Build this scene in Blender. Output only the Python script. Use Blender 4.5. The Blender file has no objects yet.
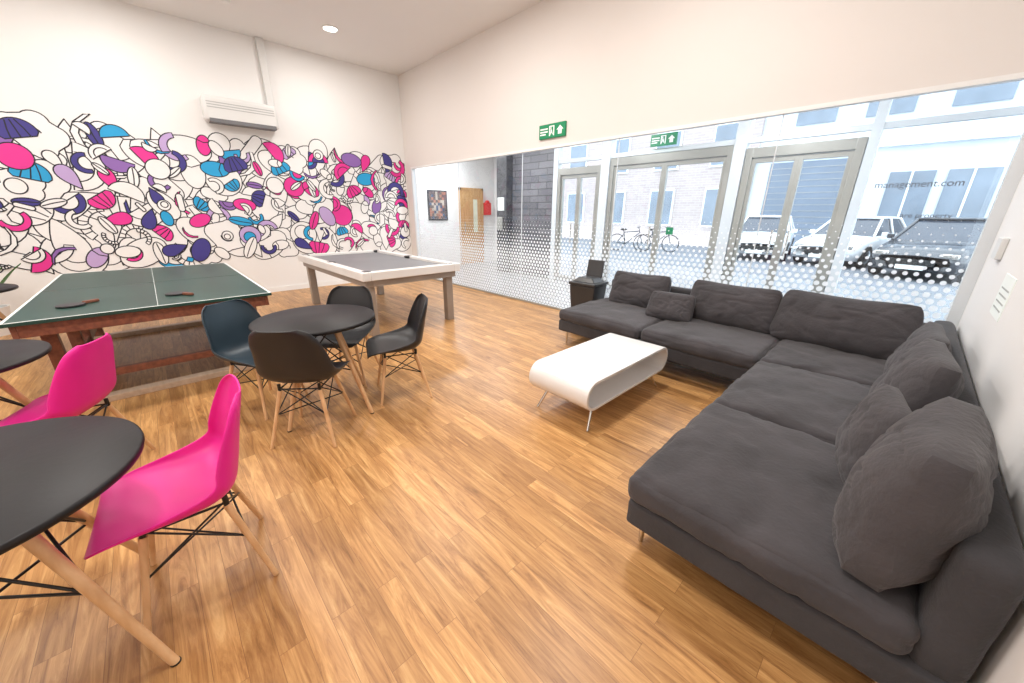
import bpy, bmesh, math, random
from mathutils import Vector, Matrix, Euler, noise
random.seed(11)
S=bpy.context.scene
S.view_settings.view_transform='Standard'
S.view_settings.look='None'
S.view_settings.exposure=0.0

# ------------------------------------------------------------ materials
def mat(name,col,rough=.6,metal=0,spec=.5,bump=None,var=None,coat=0,sheen=0,trans=0):
    m=bpy.data.materials.new(name);m.use_nodes=True
    nt=m.node_tree;b=nt.nodes['Principled BSDF']
    b.inputs['Base Color'].default_value=(*col,1)
    b.inputs['Roughness'].default_value=rough
    b.inputs['Metallic'].default_value=metal
    b.inputs['Specular IOR Level'].default_value=spec
    b.inputs['Coat Weight'].default_value=coat
    b.inputs['Sheen Weight'].default_value=sheen
    tc=nt.nodes.new('ShaderNodeTexCoord')
    if var:
        sc,amt=var
        n=nt.nodes.new('ShaderNodeTexNoise');n.inputs['Scale'].default_value=sc;n.inputs['Detail'].default_value=5
        nt.links.new(tc.outputs['Object'],n.inputs['Vector'])
        r=nt.nodes.new('ShaderNodeValToRGB')
        r.color_ramp.elements[0].position=.3;r.color_ramp.elements[1].position=.7
        r.color_ramp.elements[0].color=tuple(c*(1-amt) for c in col)+(1,)
        r.color_ramp.elements[1].color=tuple(min(1,c*(1+amt)) for c in col)+(1,)
        nt.links.new(n.outputs['Fac'],r.inputs['Fac']);nt.links.new(r.outputs['Color'],b.inputs['Base Color'])
    if bump:
        sc,st=bump
        n2=nt.nodes.new('ShaderNodeTexNoise');n2.inputs['Scale'].default_value=sc;n2.inputs['Detail'].default_value=4
        nt.links.new(tc.outputs['Object'],n2.inputs['Vector'])
        bp=nt.nodes.new('ShaderNodeBump');bp.inputs['Strength'].default_value=st;bp.inputs['Distance'].default_value=.02
        nt.links.new(n2.outputs['Fac'],bp.inputs['Height']);nt.links.new(bp.outputs['Normal'],b.inputs['Normal'])
    return m
def emis(name,col,st):
    m=bpy.data.materials.new(name);m.use_nodes=True;nt=m.node_tree
    b=nt.nodes['Principled BSDF'];b.inputs['Base Color'].default_value=(*col,1)
    b.inputs['Emission Color'].default_value=(*col,1);b.inputs['Emission Strength'].default_value=st
    return m
def wood(name,c1,c2,axis='Z',rough=.45):
    m=bpy.data.materials.new(name);m.use_nodes=True;nt=m.node_tree;b=nt.nodes['Principled BSDF']
    b.inputs['Roughness'].default_value=rough
    tc=nt.nodes.new('ShaderNodeTexCoord');mp=nt.nodes.new('ShaderNodeMapping')
    sc={'Z':(30,30,3),'X':(3,30,30),'Y':(30,3,30)}[axis];mp.inputs['Scale'].default_value=sc
    n=nt.nodes.new('ShaderNodeTexNoise');n.inputs['Scale'].default_value=1;n.inputs['Detail'].default_value=6
    r=nt.nodes.new('ShaderNodeValToRGB');r.color_ramp.elements[0].color=(*c1,1);r.color_ramp.elements[1].color=(*c2,1)
    r.color_ramp.elements[0].position=.3;r.color_ramp.elements[1].position=.7
    nt.links.new(tc.outputs['Object'],mp.inputs['Vector']);nt.links.new(mp.outputs['Vector'],n.inputs['Vector'])
    nt.links.new(n.outputs['Fac'],r.inputs['Fac']);nt.links.new(r.outputs['Color'],b.inputs['Base Color'])
    return m

def floor_mat():
    m=bpy.data.materials.new('wood_plank_floor');m.use_nodes=True;nt=m.node_tree;b=nt.nodes['Principled BSDF']
    L=nt.links.new
    tc=nt.nodes.new('ShaderNodeTexCoord')
    br=nt.nodes.new('ShaderNodeTexBrick')
    br.inputs['Scale'].default_value=1;br.inputs['Brick Width'].default_value=.85;br.inputs['Row Height'].default_value=.088
    br.inputs['Mortar Size'].default_value=.0009;br.inputs['Mortar Smooth'].default_value=.3;br.offset=.37;br.inputs['Bias'].default_value=0
    br.inputs['Color1'].default_value=(0,0,0,1);br.inputs['Color2'].default_value=(1,1,1,1);br.inputs['Mortar'].default_value=(.35,.35,.35,1)
    L(tc.outputs['Object'],br.inputs['Vector'])
    mp=nt.nodes.new('ShaderNodeMapping');mp.inputs['Scale'].default_value=(2.0,22,1)
    L(tc.outputs['Object'],mp.inputs['Vector'])
    add=nt.nodes.new('ShaderNodeVectorMath');add.operation='MULTIPLY_ADD'
    L(br.outputs['Color'],add.inputs[0]);add.inputs[1].default_value=(9,3,5);L(mp.outputs['Vector'],add.inputs[2])
    n=nt.nodes.new('ShaderNodeTexNoise');n.inputs['Scale'].default_value=1.2;n.inputs['Detail'].default_value=8;n.inputs['Roughness'].default_value=.70;n.inputs['Distortion'].default_value=1.2
    L(add.outputs[0],n.inputs['Vector'])
    r=nt.nodes.new('ShaderNodeValToRGB');cr=r.color_ramp
    cr.elements[0].position=.27;cr.elements[0].color=(.20,.085,.026,1)
    cr.elements[1].position=.74;cr.elements[1].color=(.76,.48,.21,1)
    e=cr.elements.new(.42);e.color=(.42,.205,.070,1)
    e=cr.elements.new(.57);e.color=(.58,.315,.118,1)
    L(n.outputs['Fac'],r.inputs['Fac'])
    r2=nt.nodes.new('ShaderNodeValToRGB');r2.color_ramp.elements[0].color=(.72,.68,.63,1);r2.color_ramp.elements[1].color=(1.08,1.09,1.10,1)
    L(br.outputs['Color'],r2.inputs['Fac'])
    mx=nt.nodes.new('ShaderNodeMix');mx.data_type='RGBA';mx.blend_type='MULTIPLY';mx.inputs[0].default_value=1
    L(r.outputs['Color'],mx.inputs[6]);L(r2.outputs['Color'],mx.inputs[7])
    mo=nt.nodes.new('ShaderNodeMix');mo.data_type='RGBA';L(br.outputs['Fac'],mo.inputs[0]);L(mx.outputs[2],mo.inputs[6]);mo.inputs[7].default_value=(.24,.11,.04,1)
    L(mo.outputs[2],b.inputs['Base Color'])
    b.inputs['Roughness'].default_value=.36;b.inputs['Specular IOR Level'].default_value=.5
    bp=nt.nodes.new('ShaderNodeBump');bp.inputs['Strength'].default_value=.12;bp.inputs['Distance'].default_value=.004
    L(n.outputs['Fac'],bp.inputs['Height']);L(bp.outputs['Normal'],b.inputs['Normal'])
    return m
def tile_mat(name,c,s=.6,mort=(.35,.35,.36)):
    m=bpy.data.materials.new(name);m.use_nodes=True;nt=m.node_tree;b=nt.nodes['Principled BSDF']
    tc=nt.nodes.new('ShaderNodeTexCoord');br=nt.nodes.new('ShaderNodeTexBrick')
    br.inputs['Scale'].default_value=1;br.inputs['Brick Width'].default_value=s;br.inputs['Row Height'].default_value=s;br.offset=0
    br.inputs['Mortar Size'].default_value=.005
    br.inputs['Color1'].default_value=(*c,1);br.inputs['Color2'].default_value=(*[k*.9 for k in c],1);br.inputs['Mortar'].default_value=(*mort,1)
    nt.links.new(tc.outputs['Object'],br.inputs['Vector']);nt.links.new(br.outputs['Color'],b.inputs['Base Color'])
    b.inputs['Roughness'].default_value=.3
    return m
def brick_mat(name,c1,c2,mort,w=.3,h=.1,vert=True,rough=.8,ms=.01):
    m=bpy.data.materials.new(name);m.use_nodes=True;nt=m.node_tree;b=nt.nodes['Principled BSDF']
    tc=nt.nodes.new('ShaderNodeTexCoord');br=nt.nodes.new('ShaderNodeTexBrick')
    sx=nt.nodes.new('ShaderNodeSeparateXYZ');cb=nt.nodes.new('ShaderNodeCombineXYZ');ad=nt.nodes.new('ShaderNodeMath')
    L=nt.links.new
    L(tc.outputs['Object'],sx.inputs[0]);L(sx.outputs['X'],ad.inputs[0]);L(sx.outputs['Y'],ad.inputs[1]);L(ad.outputs[0],cb.inputs['X']);L(sx.outputs['Z'],cb.inputs['Y'])
    L(cb.outputs[0],br.inputs['Vector'])
    br.inputs['Scale'].default_value=1;br.inputs['Brick Width'].default_value=w;br.inputs['Row Height'].default_value=h;br.inputs['Mortar Size'].default_value=ms
    br.inputs['Color1'].default_value=(*c1,1);br.inputs['Color2'].default_value=(*c2,1);br.inputs['Mortar'].default_value=(*mort,1)
    L(br.outputs['Color'],b.inputs['Base Color']);b.inputs['Roughness'].default_value=rough
    return m
def glass_mat(name,dots=False,tint=(.95,.98,.99)):
    m=bpy.data.materials.new(name);m.use_nodes=True;nt=m.node_tree;L=nt.links.new
    for n in list(nt.nodes):
        if n.type!='OUTPUT_MATERIAL': nt.nodes.remove(n)
    out=[n for n in nt.nodes if n.type=='OUTPUT_MATERIAL'][0]
    tr=nt.nodes.new('ShaderNodeBsdfTransparent');tr.inputs[0].default_value=(*tint,1)
    gl=nt.nodes.new('ShaderNodeBsdfGlossy');gl.inputs['Roughness'].default_value=.01
    fr=nt.nodes.new('ShaderNodeFresnel');fr.inputs['IOR'].default_value=1.45
    mx=nt.nodes.new('ShaderNodeMixShader');L(fr.outputs[0],mx.inputs[0]);L(tr.outputs[0],mx.inputs[1]);L(gl.outputs[0],mx.inputs[2])
    last=mx
    if dots:
        tc=nt.nodes.new('ShaderNodeTexCoord');sx=nt.nodes.new('ShaderNodeSeparateXYZ');L(tc.outputs['Object'],sx.inputs[0])
        def M(op,a,b=None,c=None):
            n=nt.nodes.new('ShaderNodeMath');n.operation=op
            for i,v in enumerate((a,b,c)):
                if v is None: continue
                if isinstance(v,(int,float)): n.inputs[i].default_value=v
                else: L(v,n.inputs[i])
            return n.outputs[0]
        P=.065
        X=M('DIVIDE',M('ADD',sx.outputs['X'],12),P);Z=M('DIVIDE',sx.outputs['Z'],P*.8)
        row=M('FLOOR',Z);off=M('MULTIPLY',M('MODULO',row,2.0),.5)
        fx=M('SUBTRACT',M('FRACT',M('ADD',X,off)),.5);fz=M('MULTIPLY',M('SUBTRACT',M('FRACT',Z),.5),.8)
        d=M('SQRT',M('ADD',M('MULTIPLY',fx,fx),M('MULTIPLY',fz,fz)))
        rad=M('MULTIPLY',M('SUBTRACT',1.45,M('MULTIPLY',row,P*.8)),.55)
        rad=M('MINIMUM',rad,.38)
        fac=M('MULTIPLY',M('LESS_THAN',d,rad),.92)
        df=nt.nodes.new('ShaderNodeBsdfDiffuse');df.inputs[0].default_value=(.95,.97,.99,1)
        tl=nt.nodes.new('ShaderNodeBsdfTranslucent');tl.inputs[0].default_value=(.95,.97,.99,1)
        ms=nt.nodes.new('ShaderNodeMixShader');L(df.outputs[0],ms.inputs[1]);L(tl.outputs[0],ms.inputs[2])
        m2=nt.nodes.new('ShaderNodeMixShader');L(fac,m2.inputs[0]);L(mx.outputs[0],m2.inputs[1]);L(ms.outputs[0],m2.inputs[2])
        last=m2
    L(last.outputs[0],out.inputs[0])
    return m

WALL=mat('wall_paint',(.84,.83,.82),.75,var=(.6,.02))
WALLN=mat('wall_paint_warm',(.77,.725,.695),.75,var=(.6,.02))
CEIL=mat('ceiling_paint',(.84,.835,.83),.8,var=(.5,.02))
FLOOR=floor_mat()
TRIM=mat('white_trim',(.85,.85,.84),.4,var=(3,.02))
ALU=mat('aluminium_frame',(.42,.42,.39),.38,metal=.5,var=(2,.08))
ALUW=mat('white_aluminium',(.72,.76,.79),.35,var=(2,.03))
GLASS=glass_mat('clear_glass')
GLASSD=glass_mat('dotted_glass',True)
SOFA=mat('charcoal_fabric',(.050,.045,.049),.92,bump=(55,.2),var=(3.5,.28),sheen=.10)
SOFA2=mat('charcoal_fabric_base',(.040,.038,.042),.92,bump=(70,.2),var=(4,.2),sheen=.08)
BLACKP=mat('black_plastic',(.016,.016,.018),.38,var=(5,.15))
BLUEP=mat('slate_blue_plastic',(.018,.036,.052),.4,var=(5,.1))
PINK=mat('magenta_plastic',(.76,.012,.27),.42,spec=.4,var=(4,.06))
BEECH=wood('beech_dowel',(.60,.34,.16),(.78,.50,.27))
BLKTOP=mat('black_table_top',(.012,.011,.012),.42,spec=.25,var=(3,.3),bump=(40,.03))
STEEL=mat('steel_wire',(.03,.03,.03),.35,metal=.6,var=(4,.1))
CHROME=mat('chrome',(.7,.68,.64),.22,metal=1,var=(4,.05))
GREENT=mat('green_table_paint',(.018,.056,.044),.38,spec=.35,var=(1.5,.15))
LINE=mat('white_line_paint',(.7,.74,.72),.5,var=(6,.03))
REDW=wood('reddish_wood',(.13,.040,.024),(.25,.085,.045),'X')
PALEW=wood('pale_wood',(.42,.30,.21),(.54,.40,.29),'X')
TAUPE=mat('taupe_metal',(.34,.29,.25),.4,metal=.3,var=(4,.08))
POOLTOP=mat('grey_board',(.20,.20,.21),.5,spec=.35,var=(1,.1))
POOLW=mat('white_cushion_rail',(.74,.72,.70),.4,var=(3,.03))
WHITEG=mat('white_gloss_laminate',(.74,.725,.71),.25,var=(3,.02),coat=.3)
BINM=mat('black_bin_plastic',(.03,.03,.032),.35,var=(5,.1))
DKWALL=brick_mat('dark_stone_cladding',(.13,.13,.15),(.20,.20,.22),(.08,.08,.085),.5,.14,rough=.45)
DKCOL=mat('dark_column_stone',(.07,.07,.078),.3,var=(8,.3))
LOBT=tile_mat('lobby_tile',(.34,.34,.35))
DOORW=wood('oak_door_wood',(.50,.27,.11),(.66,.40,.18))

# ------------------------------------------------------------ helpers
def link(o,parent=None):
    S.collection.objects.link(o)
    if parent: o.parent=parent
    return o
def empty(name,loc=(0,0,0),rz=0):
    o=bpy.data.objects.new(name,None);o.location=loc;o.rotation_euler=(0,0,rz);o.empty_display_size=.1
    return link(o)
def mesh(name,V,F,m,parent=None,smooth=False,mats=None,fm=None):
    me=bpy.data.meshes.new(name);me.from_pydata([tuple(v) for v in V],[],F);me.update()
    for mm in (mats or [m]): me.materials.append(mm)
    if fm:
        for i,p in enumerate(me.polygons): p.material_index=fm[i]
    if smooth:
        for p in me.polygons:p.use_smooth=True
    return link(bpy.data.objects.new(name,me),parent)
BF=[(0,3,2,1),(4,5,6,7),(0,1,5,4),(1,2,6,5),(2,3,7,6),(3,0,4,7)]
def boxes(name,L,m,parent=None,bevel=0,mats=None,mi=None):
    V=[];F=[];fm=[]
    for k,(x0,x1,y0,y1,z0,z1) in enumerate(L):
        n=len(V)
        V+=[(x0,y0,z0),(x1,y0,z0),(x1,y1,z0),(x0,y1,z0),(x0,y0,z1),(x1,y0,z1),(x1,y1,z1),(x0,y1,z1)]
        F+=[tuple(i+n for i in f) for f in BF];fm+=[mi[k] if mi else 0]*6
    o=mesh(name,V,F,m,parent,mats=mats,fm=fm)
    if bevel:
        b=o.modifiers.new('b','BEVEL');b.width=bevel;b.segments=3;b.limit_method='ANGLE'
        for p in o.data.polygons:p.use_smooth=True
        try:
            o.data.set_sharp_from_angle(angle=math.radians(60))
        except Exception: pass
    return o
def tubes(name,L,m,parent=None,n=12):
    V=[];F=[]
    for p0,p1,r0,r1 in L:
        p0=Vector(p0);p1=Vector(p1);d=(p1-p0).normalized()
        a=d.orthogonal().normalized();b=d.cross(a);k=len(V)
        for p,r in((p0,r0),(p1,r1)):
            for i in range(n):
                t=2*math.pi*i/n;V.append(p+a*(r*math.cos(t))+b*(r*math.sin(t)))
        for i in range(n):
            j=(i+1)%n;F.append((k+i,k+j,k+n+j,k+n+i))
        F.append(tuple(k+i for i in range(n))[::-1]);F.append(tuple(k+n+i for i in range(n)))
    o=mesh(name,V,F,m,parent,smooth=True)
    try:o.data.set_sharp_from_angle(angle=math.radians(50))
    except Exception:pass
    return o
def lathe(name,prof,m,parent=None,n=64,loc=(0,0,0),mats=None,segm=None):
    V=[];F=[];fm=[]
    for r,z in prof:
        for i in range(n):
            t=2*math.pi*i/n;V.append((loc[0]+r*math.cos(t),loc[1]+r*math.sin(t),loc[2]+z))
    for k in range(len(prof)-1):
        for i in range(n):
            j=(i+1)%n;F.append((k*n+i,k*n+j,(k+1)*n+j,(k+1)*n+i));fm.append(segm[k] if segm else 0)
    F.append(tuple(range(n))[::-1]);fm.append(segm[0] if segm else 0)
    F.append(tuple((len(prof)-1)*n+i for i in range(n)));fm.append(segm[-1] if segm else 0)
    o=mesh(name,V,F,m,parent,smooth=True,mats=mats,fm=fm)
    try:o.data.set_sharp_from_angle(angle=math.radians(50))
    except Exception:pass
    return o
def softbox(name,x0,x1,y0,y1,z0,z1,m,parent=None,r=.05,puff=.02,wr=.008,cuts=18,seed=0,rot=None,loc=None):
    bm=bmesh.new();bmesh.ops.create_cube(bm,size=2)
    bmesh.ops.subdivide_edges(bm,edges=bm.edges[:],cuts=cuts,use_grid_fill=True)
    hx,hy,hz=(x1-x0)/2,(y1-y0)/2,(z1-z0)/2;c=Vector(((x0+x1)/2,(y0+y1)/2,(z0+z1)/2))
    r=min(r,hx*.98,hy*.98,hz*.98)
    for v in bm.verts:
        s=[k*(1.5-.5*k*k) for k in v.co]
        p=Vector((s[0]*hx,s[1]*hy,s[2]*hz))
        q=Vector([max(-(h-r),min(h-r,k)) for k,h in zip(p,(hx,hy,hz))])
        d=p-q
        if d.length>1e-6:p=q+d.normalized()*r
        ex=(1-s[0]**2);ey=(1-s[1]**2);ez=1-s[2]**2
        p.z+=(1 if s[2]>0 else -.3)*puff*max(0,ex)**.6*max(0,ey)**.6*abs(s[2])
        p.x+=s[0]*puff*.5*max(0,ey)*max(0,ez);p.y+=s[1]*puff*.5*max(0,ex)*max(0,ez)
        w=noise.noise(Vector((p.x*5+seed*3.1,p.y*5+seed,p.z*5)))*1.0+noise.noise(Vector((p.x*14+seed,p.y*11-seed,p.z*9)))*.4
        rid=1-abs(noise.noise(Vector((p.x*4+seed*7,p.y*6+p.x*3,p.z*4+seed))))*6
        rid2=1-abs(noise.noise(Vector((p.x*7-seed*3,p.y*3-p.x*4,p.z*4+seed*2))))*8
        p+=Vector((s[0]*.3,s[1]*.3,s[2])).normalized()*wr*(w-.8*max(0,rid)-.5*max(0,rid2))
        v.co=p
    me=bpy.data.meshes.new(name);bm.to_mesh(me);bm.free();me.materials.append(m)
    for p in me.polygons:p.use_smooth=True
    o=bpy.data.objects.new(name,me);o.location=c if loc is None else loc
    if rot:o.rotation_euler=rot
    return link(o,parent)
def pillow(name,loc,rot,w,h,t,m,parent=None,seed=0,n=52,sag=.0):
    V=[];F=[]
    def P(u,v,sgn):
        e=(max(0,1-abs(u)**2.8))**.5*(max(0,1-abs(v)**2.8))**.5
        x=u*w/2*(1-.04*(1-v*v)*abs(u)) ; z=v*h/2*(1-.04*(1-u*u)*abs(v))
        th=t/2*e*(1-.16*v)
        wn=noise.noise(Vector((u*1.5+seed*5,v*1.8-seed,sgn)))*.14
        rd=max(0,1-abs(noise.noise(Vector((u*1.4+seed*3,v*2.2+u*.8,seed+sgn))))*9)
        rd2=max(0,1-abs(noise.noise(Vector((u*2.6-seed*2,v*1.7-u*1.2,seed*2+sgn))))*10)
        th*=1+wn-rd*.10-rd2*.07
        z-=sag*(1-u*u)*max(0,v)
        x*=1+.03*(-v)
        return (x,sgn*th,z)
    for sgn in(1,-1):
        for j in range(n+1):
            for i in range(n+1):
                u=-1+2*i/n;v=-1+2*j/n
                u=u*(1.5-.5*u*u);v=v*(1.5-.5*v*v)
                k=1-.12*(abs(u)*abs(v))**2.5
                V.append(P(u*k,v*k,sgn) if abs(u)<1 and abs(v)<1 else (lambda q:(q[0],0,q[2]))(P(u*k,v*k,0)))
    N=(n+1)**2
    for s in(0,1):
        for j in range(n):
            for i in range(n):
                a=s*N+j*(n+1)+i;f=(a,a+1,a+n+2,a+n+1)
                F.append(f if s==1 else f[::-1])
    o=mesh(name,V,F,m,parent,smooth=True)
    bm=bmesh.new();bm.from_mesh(o.data);bmesh.ops.remove_doubles(bm,verts=bm.verts,dist=.0003);bmesh.ops.recalc_face_normals(bm,faces=bm.faces);bm.to_mesh(o.data);bm.free()
    for p in o.data.polygons:p.use_smooth=True
    o.location=loc;o.rotation_euler=rot
    return o
def wire(name,pts,r,m,parent=None,cyc=False):
    cu=bpy.data.curves.new(name,'CURVE');cu.dimensions='3D';cu.bevel_depth=r;cu.bevel_resolution=3
    sp=cu.splines.new('POLY');sp.points.add(len(pts)-1)
    for i,p in enumerate(pts):sp.points[i].co=(*p,1)
    sp.use_cyclic_u=cyc;cu.materials.append(m)
    return link(bpy.data.objects.new(name,cu),parent)

# ------------------------------------------------------------ room constants
XW=-8.13;YN=4.45;XE=.41;YS=-3.2;ZC=4.10;ZT=2.37;XO=-7.9
boxes('floor',[(XW-.1,XE+.1,YS-.1,YN+.02,-.1,0)],FLOOR)
boxes('ceiling',[(XW-.15,XE+.15,YS-.15,YN+.2,ZC,ZC+.15)],CEIL)
boxes('wall_west',[(XW-.15,XW,YS-.1,YN+.12,-.1,ZC)],WALL)
boxes('wall_south',[(XW-.1,XE+.1,YS-.15,YS,-.1,ZC)],WALL)
boxes('wall_east',[(XE,XE+.15,YS-.1,YN+.12,-.1,ZC)],WALL)
boxes('wall_north',[(XW,XO,YN,YN+.12,-.1,ZC),(XO,XE,YN,YN+.12,ZT,ZC)],WALLN)
boxes('baseboard_west',[(XW,XW+.012,YS,YN,0,.09)],TRIM)
boxes('baseboard_east',[(XE-.012,XE,YS,YN,0,.09)],TRIM)
g=empty('window_1',(0,0,0))
boxes('head_rail',[(XO,XE,YN-.005,YN+.07,ZT-.035,ZT)],TRIM,g)
boxes('sill_rail',[(XO,XE,YN+.02,YN+.06,0,.03)],ALU,g)
boxes('jambs',[(XO,XO+.04,YN-.004,YN+.07,.03,ZT-.035),(XE-.07,XE,YN-.004,YN+.07,.03,ZT-.035)],ALUW,g)
mesh('pane',[(XO+.04,YN+.04,.03),(XE-.06,YN+.04,.03),(XE-.06,YN+.04,ZT-.035),(XO+.04,YN+.04,ZT-.035)],[(0,1,2,3)],GLASSD,g)
boxes('glass_joints',[(x-.004,x+.004,YN+.035,YN+.045,.03,ZT-.035) for x in (-6.2,-4.5,-2.8,-1.1)],ALUW,g)
def text(name,body,loc,size,m,rot=(math.pi/2,0,0),parent=None,al='LEFT'):
    c=bpy.data.curves.new(name,'FONT');c.body=body;c.size=size;c.extrude=.0006;c.align_x=al;c.materials.append(m)
    o=bpy.data.objects.new(name,c);o.location=loc;o.rotation_euler=rot
    return link(o,parent)
DTXT=mat('vinyl_letter',(.10,.11,.13),.5,var=(4,.1))
text('lettering','management.com',(-.33,YN+.034,1.68),.07,DTXT,parent=g)
text('lettering_small','are property',(-.12,YN+.034,1.45),.055,DTXT,parent=g)

# ------------------------------------------------------------ mural
MW=mat('mural_white',(.84,.835,.835),.7,var=(2,.02));MK=mat('mural_black',(.012,.012,.02),.6,var=(2,.1))
MC=[MW,MK,mat('mural_navy',(.05,.04,.24),.6,var=(2,.05)),mat('mural_cyan',(.015,.34,.66),.6,var=(2,.05)),
    mat('mural_magenta',(.76,.03,.29),.6,var=(2,.05)),mat('mural_purple',(.26,.13,.42),.6,var=(2,.05)),mat('mural_lilac',(.50,.36,.64),.6,var=(2,.05))]
MV=[];MF=[];MM=[];lay=[0]
def mx():
    lay[0]+=1;return XW+.002+lay[0]*.000008
def cl(p): return (min(p[0],YN-.02),p[1])
def fill(pts,c):
    x=mx();n=len(MV);MV.extend((x,*cl(p)) for p in pts);MF.append(tuple(range(n,n+len(pts))));MM.append(c)
def rib(pts,w,closed=True):
    x=mx();n=len(pts);k=len(MV)
    for i in range(n):
        a=pts[(i-1)%n] if closed or i>0 else pts[i];b=pts[(i+1)%n] if closed or i<n-1 else pts[i]
        dx,dy=b[0]-a[0],b[1]-a[1];l=math.hypot(dx,dy) or 1;nx,ny=-dy/l*w/2,dx/l*w/2
        MV.append((x,*cl((pts[i][0]+nx,pts[i][1]+ny))));MV.append((x,*cl((pts[i][0]-nx,pts[i][1]-ny))))
    for i in range(n if closed else n-1):
        j=(i+1)%n;MF.append((k+2*i,k+2*j,k+2*j+1,k+2*i+1));MM.append(1)
def T(pts,c,s,a,fl=1):
    ca,sa=math.cos(a),math.sin(a)
    return [(c[0]+s*(p[0]*fl*ca-p[1]*sa),c[1]+s*(p[0]*fl*sa+p[1]*ca)) for p in pts]
def arc(r,a0,a1,n,cx=0,cy=0):
    return [(cx+r*math.cos(a0+(a1-a0)*i/n),cy+r*math.sin(a0+(a1-a0)*i/n)) for i in range(n+1)]
def circ(r,cx=0,cy=0,n=26):return arc(r,0,2*math.pi*(n-1)/n,n-1,cx,cy)
def rc(p=.5):
    return random.choice([2,2,3,3,4,4,4,4,5,6]) if random.random()<p else 0
LW=.014
def shape(kind,c,s,a,pc):
    fl=random.choice((1,-1));t=lambda p:T(p,c,s,a,fl)
    if kind=='circle':
        fill(t(circ(1)),rc(pc));rib(t(circ(1)),LW)
        if random.random()<.35:
            fill(t(circ(.55,.15,.1)),rc(pc));rib(t(circ(.55,.15,.1)),LW)
    elif kind=='half':
        o=arc(1,0,math.pi,16);fill(t(o),rc(pc));rib(t(o),LW)
        if random.random()<.5:
            o=arc(.62,0,math.pi,14);fill(t(o),rc(pc));rib(t(o),LW)
    elif kind=='dome':
        o=arc(1,0,math.pi,16)+[(-.8,-.25),(.8,-.25)];fill(t(o),rc(pc));rib(t(o),LW)
        for k in(-.45,.0,.45):
            rib(t([(k*1.1,-.25),(k*.9,.3),(k*.5,.9)]),LW,False)
    elif kind=='leaf':
        o=[(math.cos(math.pi*i/12)*1,math.sin(math.pi*i/12)**1.0*.42) for i in range(13)]+[(-math.cos(math.pi*i/12),-math.sin(math.pi*i/12)*.42) for i in range(1,12)]
        fill(t(o),rc(pc));rib(t(o),LW);rib(t([(-.9,0),(0,.04),(.9,0)]),LW,False)
    elif kind=='oval':
        o=[(math.cos(q),.62*math.sin(q)) for q in [2*math.pi*i/26 for i in range(26)]]
        fill(t(o),rc(pc));rib(t(o),LW)
        if random.random()<.5: rib(t([(.45,-.52),(.28,0),(.45,.52)]),LW,False)
    elif kind=='cres':
        o=arc(1,-.3,math.pi+.3,20)+arc(.62,math.pi+.2,-.2,16,0,-.12)
        fill(t(o),rc(pc));rib(t(o),LW)
    elif kind=='tear':
        o=[(math.sin(q)*.55*math.sin(q/2)**1.2*1.3,math.cos(q)) for q in [2*math.pi*i/26 for i in range(26)]]
        fill(t(o),rc(pc));rib(t(o),LW)
    elif kind=='cloud':
        k=random.choice([4,5,6]);o=[]
        for i in range(k):
            a0=2*math.pi*i/k;cx,cy=.62*math.cos(a0),.5*math.sin(a0);o+=arc(.42,a0-1.1,a0+1.1,8,cx,cy)
        fill(t(o),rc(pc));rib(t(o),LW)
        rib(t(arc(.3,.3,2.6,8)),LW,False)
    elif kind=='band':
        o=arc(1,0,2.4,18)+arc(.66,2.4,0,16);fill(t(o),rc(pc));rib(t(o),LW)
        if random.random()<.4:
            for k in range(1,7):
                q=2.4*k/7;rib(t([(.66*math.cos(q),.66*math.sin(q)),(math.cos(q),math.sin(q))]),LW,False)
    elif kind=='finger':
        o=arc(.3,0,math.pi,8,0,.7)+arc(.3,math.pi,2*math.pi,8,.1,-.7)
        fill(t(o),rc(pc));rib(t(o),LW)
    elif kind=='swoosh':
        o=[(-1,-.2),(-.5,.25),(0,.42),(.5,.3),(1,-.1),(1.1,-.35),(.6,.02),(0,.12),(-.5,-.05),(-.9,-.4)]
        fill(t(o),rc(pc));rib(t(o),LW)
base=[]
for j in range(8):
    for i in range(28):
        base.append((YS+.45+i*.27+random.uniform(-.1,.1),.84+j*.225+random.uniform(-.08,.08)))
random.shuffle(base)
for (yy,zz) in base:
    s=random.uniform(.20,.34)
    zz=min(max(zz,.58+s*.85),2.62+random.uniform(-.08,.06)-s*.85);yy=min(yy,YN-.03-s*.9)
    shape(random.choice(['circle','cloud','band','half','dome','oval','tear','finger','oval','swoosh','circle']),(yy,zz),s,random.uniform(0,6.28),.03)
col=[]
for j in range(7):
    for i in range(25):
        if random.random()<.86: col.append((YS+.5+(i+.5*(j%2))*.30+random.uniform(-.07,.07),.82+j*.26+random.uniform(-.06,.06)))
random.shuffle(col)
for (yy,zz) in col:
    s=random.uniform(.11,.20)
    yy=min(yy,YN-.03-s);zz=min(max(zz,.64+s),2.62-s)
    shape(random.choice(['circle','half','dome','leaf','cres','tear','cres','half','swoosh','oval','dome']),(yy,zz),s,random.uniform(0,6.28),.86)
random.shuffle(base)
for (yy,zz) in base[:65]:
    s=random.uniform(.07,.14)
    yy=min(yy,YN-.03-s);zz=min(max(zz,.66+s),2.60-s)
    shape(random.choice(['circle','half','leaf','band','oval','finger']),(yy,zz),s,random.uniform(0,6.28),.0)
mesh('mural',MV,MF,None,mats=MC,fm=MM)

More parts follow.
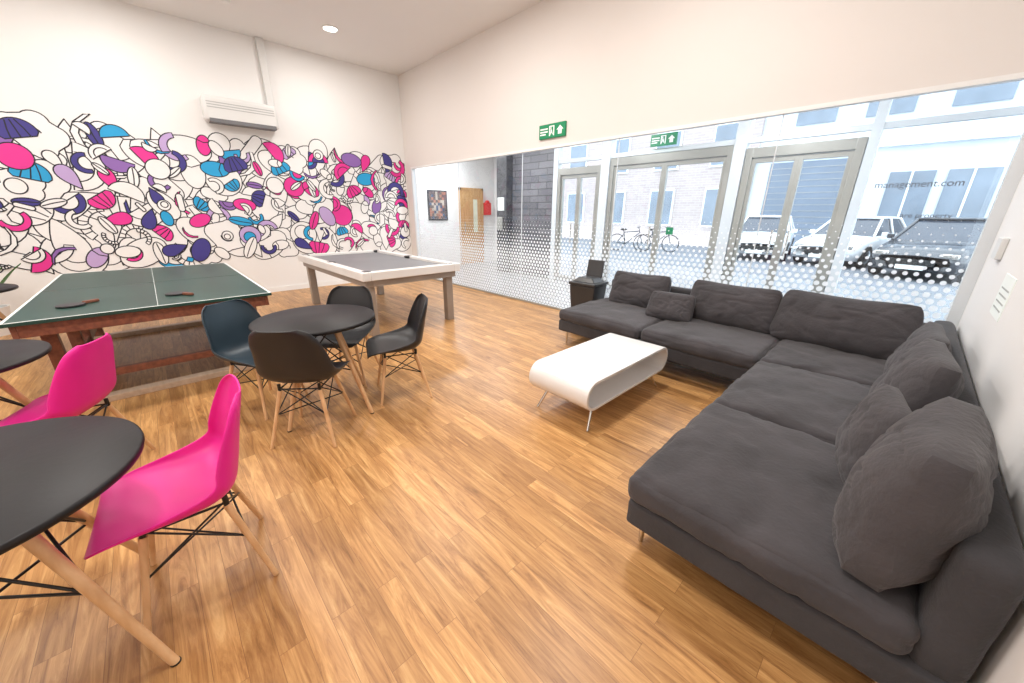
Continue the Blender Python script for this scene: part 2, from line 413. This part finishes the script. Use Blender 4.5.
# ------------------------------------------------------------ AC unit, conduit, lights
ACW=mat('ac_casing_plastic',(.70,.70,.69),.45,var=(3,.02))
a=empty('air_conditioner',(XW,1.52,2.93))
o=boxes('casing',[(.0,.25,-.50,.50,-.17,.19)],ACW,a,bevel=.05)
boxes('louver',[(.10,.256,-.45,.45,-.185,-.125)],mat('vent_grey',(.16,.16,.17),.5,var=(3,.1)),a,bevel=.008)
boxes('intake_slots',[(.246,.2525,-.45,.45,.02+k*.035,.032+k*.035) for k in range(3)],mat('slot_grey',(.42,.42,.42),.5,var=(3,.1)),a)
boxes('cable_trunking',[(XW,XW+.07,1.94,2.05,3.125,ZC)],ACW,bevel=.012)
LAMP=emis('lamp_diffuser',(1,.97,.92),9)
for (x,y) in [(-6.92,2.71),(-4.3,2.6),(-1.7,2.6),(-6.92,.1),(-4.3,.1),(-1.7,.1),(-6.92,-2.2),(-4.3,-2.2),(-1.7,-2.2)]:  # only the first fixture is seen; the others are added to fill the room
    e=empty('ceiling_downlight_and_fill',(x,y,ZC))
    lathe('bezel',[(.12,0),(.12,-.012),(.10,-.018),(.095,-.006)],TRIM,e,32)
    lathe('diffuser',[(.094,-.004),(.094,-.008)],LAMP,e,32)
    ld=bpy.data.lights.new('lamp','AREA');ld.shape='DISK';ld.size=.5;ld.energy=26 if x<-6 else 54;ld.color=(1,.96,.91)
    lo=bpy.data.objects.new('lamp',ld);lo.location=(0,0,-.03);link(lo,e)
e=empty('smoke_detector',(-7.03,1.42,ZC));lathe('body',[(.06,0),(.06,-.02),(.045,-.045),(.0,-.05)],TRIM,e,24)

GRN=mat('exit_green',(.0,.25,.10),.4,var=(4,.05));SW=mat('sign_white',(.9,.95,.92),.5,var=(4,.02))
def exit_sign(x0,x1,y,z0,z1):
    e=empty('exit_sign',((x0+x1)/2,y,(z0+z1)/2));w=(x1-x0)/2;h=(z1-z0)/2
    boxes('panel',[(-w,w,-.03,0,-h,h)],GRN,e,bevel=.004)
    V=[];F=[]
    def poly(p):
        n=len(V);V.extend((a*w,-.0315,b*h) for a,b in p);F.append(tuple(range(n,n+len(p))))
    poly([(.62,.6),(.88,0),(.76,0),(.76,-.6),(.48,-.6),(.48,0),(.36,0)])
    poly([(-.2,-.7),(-.2,.7),(.2,.7),(.2,-.7),(.12,-.7),(.12,.55),(-.12,.55),(-.12,-.7)])
    poly([(-.06+.045*math.cos(q),.38+.13*math.sin(q)) for q in [i*.63 for i in range(10)]])
    poly([(-.09,.2),(.0,.2),(.04,-.1),(.09,-.5),(.05,-.55),(-.02,-.2),(-.1,-.6),(-.15,-.55),(-.08,-.1)])
    poly([(-.9,.45),(-.3,.45),(-.3,.25),(-.9,.25)]);poly([(-.9,.05),(-.3,.05),(-.3,-.15),(-.9,-.15)]);poly([(-.9,-.3),(-.45,-.3),(-.45,-.5),(-.9,-.5)])
    mesh('pictogram',V,F,SW,e)
exit_sign(-4.10,-3.62,YN,2.46,2.64)
exit_sign(-3.44,-3.0,6.5,2.52,2.70)

boxes('thermostat',[(XE-.03,XE,3.80,3.98,1.21,1.34)],ACW,bevel=.006)
n_=empty('wall_notice',(XE,3.25,1.06))
boxes('sheet',[(-.004,0,-.16,.16,-.11,.11)],SW,n_);boxes('print',[(-.005,-.004,-.12,.12,-.07+.035*i,-.062+.035*i) for i in range(4)],ALU,n_)
boxes('wall_socket',[(XE-.012,XE,2.6,2.75,1.22,1.31)],TRIM,bevel=.003)

# ------------------------------------------------------------ lobby + facade
YF=6.6
boxes('floor_lobby',[(-9.1,1.2,YN+.02,7.9,-.1,-.001)],LOBT)
boxes('ceiling_lobby',[(-9.1,1.2,YN+.12,YF+.1,3.06,3.2),(-9.1,-6.9,YF+.1,7.9,3.06,3.2)],CEIL)
boxes('wall_lobby_west',[(-9.15,-9,YN,7.9,0,3.06)],WALL)
boxes('wall_lobby_south',[(-9,XW-.15,YN-.1,YN+.1,0,3.06)],WALL)
boxes('wall_lobby_north',[(-9,-6.9,7.8,7.95,0,3.06)],WALL)
boxes('wall_lobby_east',[(1.05,1.2,YN+.12,YF+.1,0,3.06)],WALL)
boxes('stone_column',[(-7.30,-6.95,6.4,6.8,0,3.05)],DKCOL,bevel=.01)
boxes('wall_stone',[(-6.94,-5.63,YF,YF+.2,0,3.05)],DKWALL)
boxes('wall_lobby_return',[(-6.95,-6.85,YF+.2,7.8,0,3.06)],WALL)
p=empty('framed_poster',(-9,5.78,1.62))
boxes('frame',[(0,.03,-.3,.3,-.38,.38)],DKCOL,p,bevel=.005)
V=[];F=[];fm=[]
for i in range(8):
    for j in range(10):
        n=len(V);y0=-.26+i*.065;z0=-.34+j*.068
        V+=[(.032,y0,z0),(.032,y0+.065,z0),(.032,y0+.065,z0+.068),(.032,y0,z0+.068)];F.append((n,n+1,n+2,n+3));fm.append(random.choice([0,1,2,3,0]))
mesh('print',V,F,None,p,mats=[mat('print_a',(.15,.12,.12),.5,var=(5,.3)),mat('print_b',(.4,.2,.15),.5,var=(5,.3)),mat('print_c',(.1,.14,.22),.5,var=(5,.3)),mat('print_d',(.45,.4,.35),.5,var=(5,.3))],fm=fm)
d=empty('door_4',(-9,6.9,0))
boxes('leaf',[(0,.05,-.36,.36,.01,2.04)],DOORW,d)
boxes('vision_panel',[(.05,.055,.05,.2,.9,1.8)],mat('vision_glass',(.75,.75,.6),.2,var=(4,.1)),d)
boxes('architrave',[(0,.06,-.42,-.36,0,2.1),(0,.06,.36,.42,0,2.1),(0,.06,-.42,.42,2.04,2.1)],DOORW,d)
tubes('handle',[((.08,-.28,.9),(.08,-.28,1.2),.012,.012)],CHROME,d)
RED=mat('red_enamel',(.7,.02,.02),.35,var=(4,.05))
f=empty('fire_alarm_box',(-9,7.47,1.55));boxes('box',[(0,.1,-.12,.12,-.17,.17)],RED,f,bevel=.01);lathe('bell',[(.07,.17),(.07,.2),(.03,.24)],RED,f,20,loc=(.06,0,0))
boxes('notice_panel',[(-7.24,-7.02,6.38,6.4,1.5,1.8)],SW);boxes('card_reader',[(-7.24,-7.05,6.35,6.4,1.05,1.35)],ALU,bevel=.01)
boxes('facade_mullions',[(-5.62,-5.5,YF-.06,YF+.08,0,3.05),(-4.42,-4.24,YF-.08,YF+.1,0,3.05),(-2.14,-1.98,YF-.08,YF+.1,0,3.05),(-.66,-.56,YF-.06,YF+.08,0,3.05),(.95,1.04,YF-.06,YF+.08,0,3.05),
  (-5.5,.95,YF-.04,YF+.06,2.43,2.50),(-5.5,.95,YF-.04,YF+.06,2.78,2.84),(-.56,.95,YF-.04,YF+.05,0,.12)],ALUW)
def door(name,x0,x1,zt,m,leaves=2,fw=.07,closed=True):
    e=empty(name,(x0,YF,0));w=x1-x0
    L=[(0,fw,-.06,.06,0,zt),(w-fw,w,-.06,.06,0,zt),(fw,w-fw,-.06,.06,zt-.13,zt)]
    boxes('frame',L,m,e,bevel=.004)
    lw=(w-2*fw)/leaves;LL=[];
    for i in range(leaves):
        a0=fw+i*lw;b0=a0+lw;s=.05
        LL+=[(a0,a0+s,-.03,.03,.02,zt-.14),(b0-s,b0,-.03,.03,.02,zt-.14),(a0+s,b0-s,-.03,.03,.02,.14),(a0+s,b0-s,-.03,.03,zt-.2,zt-.14)]
        mesh('pane_%d'%i,[(a0+s,0,.14),(b0-s,0,.14),(b0-s,0,zt-.2),(a0+s,0,zt-.2)],[(0,1,2,3)],GLASS,e)
    boxes('leaves',LL,m,e,bevel=.003)
    tubes('handles',[((fw+lw-.10,-.08,.85),(fw+lw-.10,-.08,1.25),.014,.014),((fw+lw+.10,-.08,.85),(fw+lw+.10,-.08,1.25),.014,.014)],CHROME,e)
door('door_1',-5.49,-4.43,2.33,ALU,2)
door('door_2',-4.23,-2.15,2.42,ALU,2)
door('door_3',-1.97,-.67,2.36,ALU,2,.09)
boxes('door_sticker',[(-3.0,-2.88,YF-.045,YF-.035,1.12,1.24)],GRN)
g=empty('window_2')
mesh('transom_glass',[(-5.5,YF,2.5),(.95,YF,2.5),(.95,YF,2.78),(-5.5,YF,2.78)],[(0,1,2,3)],GLASS,g)
mesh('side_glass',[(-.56,YF,.12),(.95,YF,.12),(.95,YF,2.42),(-.56,YF,2.42)],[(0,1,2,3)],GLASS,g)
for x,y in [(-8.3,5.7),(-6.3,5.5),(-4,5.5),(-1.5,5.5)]:  # unseen lamps, added to brighten the lobby
    e=empty('ceiling_downlight_and_fill',(x,y,3.05));lathe('bezel',[(.12,0),(.12,-.02),(.1,-.02)],TRIM,e,24)
    ld=bpy.data.lights.new('lamp','AREA');ld.shape='DISK';ld.size=.4;ld.energy=46 if x<-6 else 35;ld.color=(.97,.98,1)
    lo=bpy.data.objects.new('lamp',ld);lo.location=(0,0,-.03);link(lo,e)

# ------------------------------------------------------------ exterior
PAVE=tile_mat('paving',(.23,.24,.26),.45,(.18,.18,.18));ROAD=mat('asphalt',(.17,.18,.20),.85,var=(3,.1),bump=(60,.2))
boxes('pavement',[(-30,20,7.95,11,-.12,-.01),(-6.84,20,6.7,7.95,-.12,-.01)],PAVE)
boxes('road',[(-30,20,11,19.7,-.2,-.06)],ROAD)
BR=brick_mat('pale_brick',(.37,.31,.30),(.43,.36,.34),(.48,.45,.44),.4,.12)
REN=mat('pale_render',(.55,.60,.66),.8,var=(1,.05));SHUT=mat('blue_grey_shutter',(.14,.18,.24),.6,var=(1,.1));WGL=mat('dark_window_glass',(.17,.21,.26),.1,var=(1,.2))
b=empty('brick_building',(0,22,0))
boxes('wall',[(-30,-5.8,-1.2,-.7,-.2,9)],BR,b)
L=[];G2=[]
for i in range(8):
    for j in range(3):
        x=-28+i*2.9;z=.9+j*2.8;L.append((x-.08,x+1.28,-1.28,-1.2,z-.08,z+1.78));G2.append((x,x+1.2,-1.3,-1.28,z,z+1.7))
boxes('window_surrounds',L,ALUW,b);boxes('window_glass',G2,WGL,b)
b=empty('rendered_building',(0,21,0))
boxes('wall',[(-5.8,14,0,.6,-.2,8)],REN,b)
boxes('garage_shutter',[(-5.2,-1.9,-.06,0,-.1,3.6)],SHUT,b)
boxes('shutter_slats',[(-5.2,-1.9,-.08,-.06,.1+k*.25,.115+k*.25) for k in range(14)],ALU,b)
boxes('fascia_band',[(-5.8,14,-.25,0,3.9,4.3)],ALUW,b)
boxes('shopfront',[(-1.2,.0,-.06,0,.2,3.0),(.3,1.5,-.06,0,.2,3.0),(1.8,3,-.06,0,.2,3.0)],WGL,b)
boxes('window_glass',[(x,x+1.3,-.06,0,5,7) for x in (-4.6,-2.4,-.2,2,4.2)],WGL,b)
boxes('glazing_bars',[(x+.57,x+.63,-.09,-.06,.2,3.0) for x in (-1.2,.3,1.8)],ALUW,b)
CARW=mat('white_car_paint',(.78,.80,.82),.25,coat=.5,var=(2,.02));CARK=mat('dark_car_paint',(.04,.045,.055),.25,coat=.5,var=(2,.05));CARG=mat('car_glass',(.05,.06,.08),.08,var=(2,.1));TYRE=mat('tyre_rubber',(.02,.02,.02),.8,var=(9,.2))
def car(loc,rz,paint):
    e=empty('car',loc,rz)
    body=[(-2.12,.30,.66,.58),(-2.02,.24,.80,.70),(-1.6,.2,.86,.80),(-.95,.2,.88,.90),(0,.2,.88,.93),(1.0,.2,.88,.95),(1.75,.2,.86,.96),(2.05,.24,.80,.90),(2.12,.32,.70,.80)]
    V=[];F=[]
    for (y,zb_,w_,zt_) in body:
        V+=[(-w_*.93,y,zb_),(-w_,y,zb_+.2),(-w_*.99,y,zt_-.12),(-w_*.90,y,zt_),(0,y,zt_+.03),(w_*.90,y,zt_),(w_*.99,y,zt_-.12),(w_,y,zb_+.2),(w_*.93,y,zb_)]
    for s in range(len(body)-1):
        for i in range(9):
            j=(i+1)%9;F.append((s*9+i,s*9+j,(s+1)*9+j,(s+1)*9+i))
    F.append(tuple(range(9)));F.append(tuple(len(V)-9+i for i in range(9))[::-1])
    mesh('body',V,F,paint,e,smooth=True)
    V=[(-.78,-.95,.88),(.78,-.95,.88),(.80,1.75,.93),(-.80,1.75,.93),(-.60,-.15,1.42),(.60,-.15,1.42),(.60,1.25,1.42),(-.60,1.25,1.42)]
    o=mesh('windows',V,BF,CARG,e);bv=o.modifiers.new('b','BEVEL');bv.width=.04;bv.segments=3
    softbox('roof',-.62,.62,-.22,1.30,1.40,1.47,paint,e,r=.03,puff=.02,wr=0,cuts=6)
    P=[]
    for sx in(-1,1):
        P+=[((sx*.79,-.95,.90),(sx*.61,-.15,1.43),.035,.035),((sx*.80,1.75,.93),(sx*.61,1.25,1.43),.05,.05),((sx*.80,.45,.93),(sx*.62,.45,1.43),.035,.035)]
    tubes('pillars',P,paint,e,8)
    W=[]
    for x in(-.84,.84):
        for y in(-1.35,1.35):W.append(((x-.1*(1 if x>0 else -1),y,.325),(x+.06*(1 if x>0 else -1),y,.325),.32,.32))
    tubes('tyres',W,TYRE,e,24)
    tubes('hubs',[((p1[0],p1[1],p1[2]),(p1[0]+.01*(1 if p1[0]>0 else -1),p1[1],p1[2]),.2,.17) for p0,p1,_,_ in W],CHROME,e,20)
    boxes('grille',[(-.4,.4,-2.15,-2.08,.38,.52)],TYRE,e,bevel=.01)
    boxes('headlights',[(-.74,-.46,-2.10,-1.98,.56,.68),(.46,.74,-2.10,-1.98,.56,.68)],CHROME,e,bevel=.02)
    boxes('number_plate',[(-.25,.25,-2.17,-2.14,.28,.38)],SW,e)
    boxes('mirrors',[(-1.0,-.86,-.7,-.6,.92,1.04),(.86,1.0,-.7,-.6,.92,1.04)],paint,e,bevel=.02)
car((-3.9,16.8,-.055),math.radians(8),CARW)
car((-1.35,16.8,-.055),math.radians(-14),CARW)
car((.62,15.3,-.055),math.radians(-14),CARK)
def bike(loc,rz):
    e=empty('bicycle',loc,rz)
    for x in(-.52,.52):
        wire('wheel',[(x+.33*math.cos(q),0,.35+.33*math.sin(q)) for q in [2*math.pi*i/28 for i in range(28)]],.018,TYRE,e,True)
        wire('spokes',sum([[(x,0,.34),(x+.32*math.cos(q),0,.34+.32*math.sin(q))] for q in [2*math.pi*i/8 for i in range(8)]],[]),.003,CHROME,e)
    fr=[((-.52,0,.34),(-.15,0,.30)),((-.15,0,.30),(-.28,0,.85)),((-.52,0,.34),(-.24,0,.72)),((-.15,0,.3),(.36,0,.74)),((-.24,0,.76),(.34,0,.82)),((.52,0,.34),(.33,0,.95)),((.33,-.25,.98),(.33,.25,.98))]
    tubes('frame',[(a,b,.017,.017) for a,b in fr],BLUEP,e,8)
    softbox('saddle',-.40,-.16,-.07,.07,.84,.90,TYRE,e,r=.03,wr=0,cuts=4)
bike((-8.2,14.6,-.058),.3);bike((-7.3,15.3,-.058),.15)

# ------------------------------------------------------------ sofa
sf=empty('sectional_sofa',(0,0,0))
X0=-.59;X1=.39;Y0=1.24;Y1=4.38;XL=-2.62;YB=3.22
softbox('base_east',X0+.01,X1,Y0+.01,Y1,.165,.30,SOFA2,sf,r=.025,puff=.0,wr=.002,cuts=16)
softbox('base_north',XL+.01,X0+.03,YB+.01,Y1,.165,.30,SOFA2,sf,r=.025,puff=.0,wr=.002,cuts=16)
softbox('back_frame_east',X1-.12,X1,Y0+.03,Y1,.27,.70,SOFA2,sf,r=.045,puff=.0,wr=.003)
softbox('back_frame_north',XL+.02,X1-.08,Y1-.11,Y1,.27,.66,SOFA2,sf,r=.04,puff=.0,wr=.002)
ys=[Y0,2.2,3.18,4.28]
for i in range(3):
    softbox('seat_cushion_e%d'%i,X0,X1-.11,ys[i]+.003,ys[i+1]-.003,.285,.43,SOFA,sf,r=.05,puff=.024,wr=.011,seed=i+1,cuts=44)
xs=[XL,-1.6,X0]
for i in range(2):
    softbox('seat_cushion_n%d'%i,xs[i]+.003,xs[i+1]-.003,YB,4.28,.285,.42,SOFA,sf,r=.05,puff=.024,wr=.010,seed=i+7,cuts=36)
tubes('legs',[((x,y,.17),(x,y,0),.016,.011) for x,y in [(X0+.05,Y0+.13),(X1-.12,Y0+.12),(X0+.05,2.2),(X0+.05,3.1),(XL+.08,YB+.1),(XL+.08,Y1-.08),(-1.6,YB+.1),(X1-.08,Y1-.1)]],CHROME,sf)
R=math.radians
pillow('back_cushion_n0',(-2.10,4.10,.60),(R(-14),0,R(3)),.74,.46,.24,SOFA,sf,1,sag=.03)
pillow('back_cushion_n1',(-1.08,4.02,.62),(R(-16),0,R(-3)),.86,.46,.26,SOFA,sf,2,sag=.03)
pillow('back_cushion_n2',(-.24,3.95,.63),(R(-22),0,R(-4)),.94,.50,.28,SOFA,sf,3,sag=.03)
pillow('throw_pillow',(-1.57,3.78,.55),(R(-24),0,R(6)),.48,.31,.17,SOFA,None,4)
pillow('back_cushion_e2',(.20,3.25,.63),(R(-12),0,R(-88)),.62,.46,.2,SOFA,sf,6,sag=.02)
pillow('back_cushion_e1',(.185,2.52,.66),(R(-10),0,R(-86)),.60,.50,.24,SOFA,sf,7,sag=.02)
pillow('back_cushion_e0',(.195,1.56,.675),(R(-8),0,R(-95)),.60,.52,.27,SOFA,sf,8,sag=.02)
pillow('throw_pillow',(.085,1.97,.615),(R(-10),0,R(-80)),.42,.39,.16,SOFA,None,9)

# ------------------------------------------------------------ coffee table
ct=empty('coffee_table',(-1.50,2.47,0),R(0))
hl=.60;hw=.27;zb=.17;zt=.392;rr=(zt-zb)/2
def loop(off):
    r=rr-off;c=(zb+zt)/2;P=[]
    for i in range(17):
        q=-math.pi/2+math.pi*i/16;P.append((hl-rr+r*math.cos(q),c+r*math.sin(q)))
    for i in range(17):
        q=math.pi/2+math.pi*i/16;P.append((-hl+rr+r*math.cos(q),c+r*math.sin(q)))
    return P
A=loop(0);B=loop(.022);n=len(A);V=[(-hw,p[0],p[1]) for p in A]+[(hw,p[0],p[1]) for p in A]+[(-hw,p[0],p[1]) for p in B]+[(hw,p[0],p[1]) for p in B];F=[]
for i in range(n):
    j=(i+1)%n;F+=[(i,n+i,n+j,j),(2*n+i,2*n+j,3*n+j,3*n+i),(i,j,2*n+j,2*n+i),(n+i,3*n+i,3*n+j,n+j)]
o=mesh('loop_body',V,F,WHITEG,ct,smooth=True);o.data.set_sharp_from_angle(angle=R(50))
bv=o.modifiers.new('b','BEVEL');bv.width=.004;bv.segments=2;bv.limit_method='ANGLE'
tubes('legs',[((sx*.2,sy*.42,zb),(sx*.24,sy*.52,0),.012,.009) for sx in(-1,1) for sy in(-1,1)],CHROME,ct)
tubes('leg_plates',[((sx*.2,sy*.42,zb+.001),(sx*.2,sy*.42,zb-.006),.035,.035) for sx in(-1,1) for sy in(-1,1)],CHROME,ct)

# ------------------------------------------------------------ bin
bn=empty('pedal_bin',(-2.86,4.14,0),R(5))
def frus(name,w0,d0,w1,d1,z0,z1,m,p,bev=.015):
    V=[(-w0,-d0,z0),(w0,-d0,z0),(w0,d0,z0),(-w0,d0,z0),(-w1,-d1,z1),(w1,-d1,z1),(w1,d1,z1),(-w1,d1,z1)]
    o=mesh(name,V,BF,m,p);b=o.modifiers.new('b','BEVEL');b.width=bev;b.segments=3;return o
frus('body',.15,.13,.19,.17,0,.56,BINM,bn);frus('rim',.2,.18,.2,.18,.56,.60,BINM,bn,.01);frus('inner_lid',.17,.14,.10,.09,.60,.66,BINM,bn,.01)
o=boxes('open_lid',[(-.12,.12,-.012,.012,0,.25)],BINM,bn,bevel=.01);o.location=(0,.13,.62);o.rotation_euler=(R(-12),0,0)

# ------------------------------------------------------------ chairs
PR_V=[(.225,.395,.150,.0,.0),(.215,.425,.200,.005,0),(.15,.437,.222,.018,0),(.05,.428,.232,.045,0),(-.05,.422,.236,.07,.01),(-.13,.432,.238,.08,.03),(-.19,.475,.236,.06,.06),(-.215,.55,.228,.03,.075),(-.235,.64,.215,.01,.07),(-.255,.73,.198,0,.055),(-.27,.79,.165,0,.04),(-.277,.82,.11,0,.02)]
def cat(P,n):
    out=[];Q=[P[0]]+P+[P[-1]];D=len(P[0])
    for s in range(len(P)-1):
        p0,p1,p2,p3=Q[s:s+4]
        for i in range(n):
            t=i/n;out.append(tuple(.5*((2*p1[k])+(-p0[k]+p2[k])*t+(2*p0[k]-5*p1[k]+4*p2[k]-p3[k])*t*t+(-p0[k]+3*p1[k]-3*p2[k]+p3[k])*t**3) for k in range(D)))
    out.append(P[-1]);return out
def shell_chair(name,loc,d,m):
    rz=math.atan2(-d[0],d[1]);e=empty(name,(loc[0],loc[1],0),rz)
    pr=cat(PR_V,4);V=[];F=[];nu=16
    for p in pr:
        y,z,hw,cu,cf=p
        for i in range(nu+1):
            u=-1+2*i/nu;a=abs(u)**2.4
            V.append((hw*math.sin(u*math.pi/2*.98)/math.sin(math.pi/2*.98),y+cf*a,z+cu*a-.006*(1-a)))
    for j in range(len(pr)-1):
        for i in range(nu):
            a=j*(nu+1)+i;F.append((a,a+1,a+nu+2,a+nu+1))
    o=mesh('shell',V,F,m,e,smooth=True)
    s=o.modifiers.new('s','SOLIDIFY');s.thickness=.008;s.offset=0
    s=o.modifiers.new('ss','SUBSURF');s.levels=1;s.render_levels=1
    L=[];tops=[];feet=[]
    for sx,sy in((1,1),(-1,1),(-1,-1),(1,-1)):
        t=Vector((sx*.125,sy*.12-.02,.375));b=Vector((sx*.20,sy*.20-.03,0));tops.append(t);feet.append(b);L.append((t,b,.0135,.0105))
    tubes('legs',L,BEECH,e)
    mid=[t.lerp(b,.42) for t,b in zip(tops,feet)]
    br=[]
    for i in range(4):
        j=(i+1)%4;br.append((tops[i]+Vector((0,0,.02)),mid[j],.004,.004));br.append((tops[j]+Vector((0,0,.02)),mid[i],.004,.004))
        br.append((tops[i]+Vector((0,0,.01)),tops[j]+Vector((0,0,.01)),.005,.005))
        br.append((tops[i],tops[i]+Vector((0,0,.045)),.01,.01))
    br.append((mid[0],mid[2],.004,.004));br.append((mid[1],mid[3],.004,.004))
    tubes('wire_brace',br,STEEL,e,8)
    return e
shell_chair('dining_chair',(-2.59,.57),(-.77,.64),BLACKP)
shell_chair('dining_chair',(-2.72,1.27),(-.35,-.93),BLACKP)
shell_chair('dining_chair',(-3.22,.41),(.85,.5),BLUEP)
shell_chair('dining_chair',(-3.26,1.06),(.72,-.69),BLACKP)
shell_chair('dining_chair',(-1.735,-.15),(-.05,-1),PINK)
shell_chair('dining_chair',(-2.97,-.58),(-.4,-.9),PINK)

# ------------------------------------------------------------ round tables
def round_table(loc,ang,r=.42,spread=.40):
    e=empty('round_table',(loc[0],loc[1],0),ang)
    lathe('top',[(r-.012,.702),(r-.003,.706),(r,.716),(r-.002,.726),(r-.008,.73)],BLKTOP,e,72)
    T0=[];B0=[];L=[]
    for k in range(4):
        q=k*math.pi/2;t=Vector((.15*math.cos(q),.15*math.sin(q),.69));b=Vector((spread*math.cos(q),spread*math.sin(q),0));T0.append(t);B0.append(b);L.append((t,b,.020,.014))
    tubes('legs',L,BEECH,e,16)
    tubes('feet',[(b+Vector((0,0,.006)),b,.0155,.0155) for b in B0],STEEL,e)
    br=[];mid=[t.lerp(b,.5) for t,b in zip(T0,B0)]
    for i in range(4):
        j=(i+1)%4;br+=[(T0[i],mid[j],.005,.005),(T0[j],mid[i],.005,.005)]
        br.append((T0[i]+Vector((0,0,-.0)),T0[i]+Vector((0,0,.012)),.03,.03))
    br+=[(mid[0],mid[2],.005,.005),(mid[1],mid[3],.005,.005)]
    tubes('wire_brace',br,STEEL,e,8)
round_table((-2.88,.75),R(29),.41,.39)
round_table((-1.67,-.60),R(50),.43,.44)
round_table((-3.22,-.97),R(20),.42,.40)
round_table((-6.1,-1.5),R(10),.42,.40)

# ------------------------------------------------------------ table tennis
tt=empty('table_tennis_table',(-5.28,-.075,0))
hx,hy=1.37,.765
boxes('top_halves',[(-hx,-.004,-hy,hy,.735,.76),(.004,hx,-hy,hy,.735,.76)],GREENT,tt,bevel=.003)
boxes('lines',[(-hx+.001,hx-.001,-hy+.001,-hy+.018,.7602,.761),(-hx+.001,hx-.001,hy-.018,hy-.001,.7602,.761),(-hx+.001,-hx+.018,-hy+.018,hy-.018,.7602,.761),(hx-.018,hx-.001,-hy+.018,hy-.018,.7602,.761),(-hx+.018,hx-.018,-.0015,.0015,.7602,.761)],LINE,tt)
boxes('apron',[(-hx+.03,hx-.03,-hy+.03,-hy+.06,.645,.735),(-hx+.03,hx-.03,hy-.06,hy-.03,.645,.735),(hx-.06,hx-.03,-hy+.06,hy-.06,.645,.735),(-hx+.03,-hx+.06,-hy+.06,hy-.06,.645,.735)],REDW,tt,bevel=.004)
lg=[]
for x in(-1.1,-.25,.25,1.1):
    for y in(-.62,.62):lg.append((x-.04,x+.04,y-.04,y+.04,0,.72))
boxes('legs',lg,REDW,tt,bevel=.005)
boxes('stretchers',[(-1.1,1.1,y-.025,y+.025,.18,.26) for y in(-.62,.62)]+[(x-.025,x+.025,-.6,.6,.20,.26) for x in(-1.1,1.1)],REDW,tt,bevel=.004)
boxes('foot_boards',[(x-.05,x+.05,-.72,.72,0.0,.05) for x in (-1.1,1.1)],PALEW,tt,bevel=.004)
def paddle(loc,rz,col):
    e=empty('table_tennis_bat',loc,rz)
    lathe('blade',[(.078,0),(.08,.003),(.08,.011),(.078,.014)],col,e,32)
    boxes('grip',[(.075,.175,-.013,.013,0,.022)],REDW,e,bevel=.005)
paddle((-4.33,-.56,.762),2.2,BLACKP);paddle((-4.36,.06,.762),.6,BLACKP)

# ------------------------------------------------------------ pool/games table
pt=empty('pool_table',(-5.47,2.33,0))
hx,hy=1.27,.68
boxes('rails',[(-hx,hx,-hy,-hy+.10,.70,.80),(-hx,hx,hy-.10,hy,.70,.80),(-hx,-hx+.1,-hy+.1,hy-.1,.70,.80),(hx-.1,hx,-hy+.1,hy-.1,.70,.80)],POOLW,pt,bevel=.008)
boxes('playing_bed',[(-hx+.1,hx-.1,-hy+.1,hy-.1,.70,.765)],POOLTOP,pt)
boxes('pockets',[(x-.055,x+.055,y-.055,y+.055,.765,.803) for x in(-hx+.1,0,hx-.1) for y in(-hy+.09,hy-.09)],BLACKP,pt,bevel=.02)
boxes('sub_frame',[(-hx+.05,hx-.05,-hy+.05,-hy+.13,.62,.70),(-hx+.05,hx-.05,hy-.13,hy-.05,.62,.70),(-hx+.05,-hx+.13,-hy+.13,hy-.13,.62,.70),(hx-.13,hx-.05,-hy+.13,hy-.13,.62,.70)],TAUPE,pt,bevel=.005)
boxes('legs',[(sx*(hx-.15)-.05,sx*(hx-.15)+.05,sy*(hy-.12)-.05,sy*(hy-.12)+.05,0,.63) for sx in(-1,1) for sy in(-1,1)],TAUPE,pt,bevel=.006)

# ------------------------------------------------------------ plant
pp=empty('potted_plant',(-7.45,-1.62,0))
lathe('pot',[(.13,0),(.17,.32),(.18,.34),(.16,.34),(.155,.30)],TRIM,pp,32)
LEAF=mat('leaf_green',(.03,.22,.04),.4,var=(6,.3))
V=[];F=[]
for k in range(26):
    q=k*2.4;ln=random.uniform(.45,.75);tl=random.uniform(.25,.8);n=len(V)
    for i in range(9):
        t=i/8;w=.045*math.sin(math.pi*min(1,t*.95+.04))
        rr_=ln*t*math.sin(tl)*1.0;zz=.32+ln*t*math.cos(tl)*1.2-.25*t*t*tl
        cx,cy=rr_*math.cos(q),rr_*math.sin(q)
        V+=[(cx-w*math.sin(q),cy+w*math.cos(q),zz),(cx,cy,zz-.012),(cx+w*math.sin(q),cy-w*math.cos(q),zz)]
    for i in range(8):
        a=n+i*3;F+=[(a,a+1,a+4,a+3),(a+1,a+2,a+5,a+4)]
mesh('leaves',V,F,LEAF,pp,smooth=True)

# ------------------------------------------------------------ world, camera
w=bpy.data.worlds.new('sky');S.world=w;w.use_nodes=True;nt=w.node_tree;bg=nt.nodes['Background']
bg.inputs[0].default_value=(.84,.92,1,1);bg.inputs[1].default_value=4.4
cam=bpy.data.cameras.new('camera');co=bpy.data.objects.new('camera',cam);S.collection.objects.link(co)
cam.sensor_width=36;cam.lens=367.37*36/1024;cam.clip_start=.02;cam.clip_end=200
yaw=R(46.35);pi_=R(19.42);ro=R(-.45)
fwd=Vector((-math.sin(yaw)*math.cos(pi_),math.cos(yaw)*math.cos(pi_),-math.sin(pi_)))
rt=Vector((math.cos(yaw),math.sin(yaw),0));upv=rt.cross(fwd)
rt2=rt*math.cos(ro)-upv*math.sin(ro);up2=rt*math.sin(ro)+upv*math.cos(ro)
M=Matrix((rt2,up2,-fwd)).transposed().to_4x4();M.translation=Vector((0,0,1.47))
co.matrix_world=M
S.camera=co
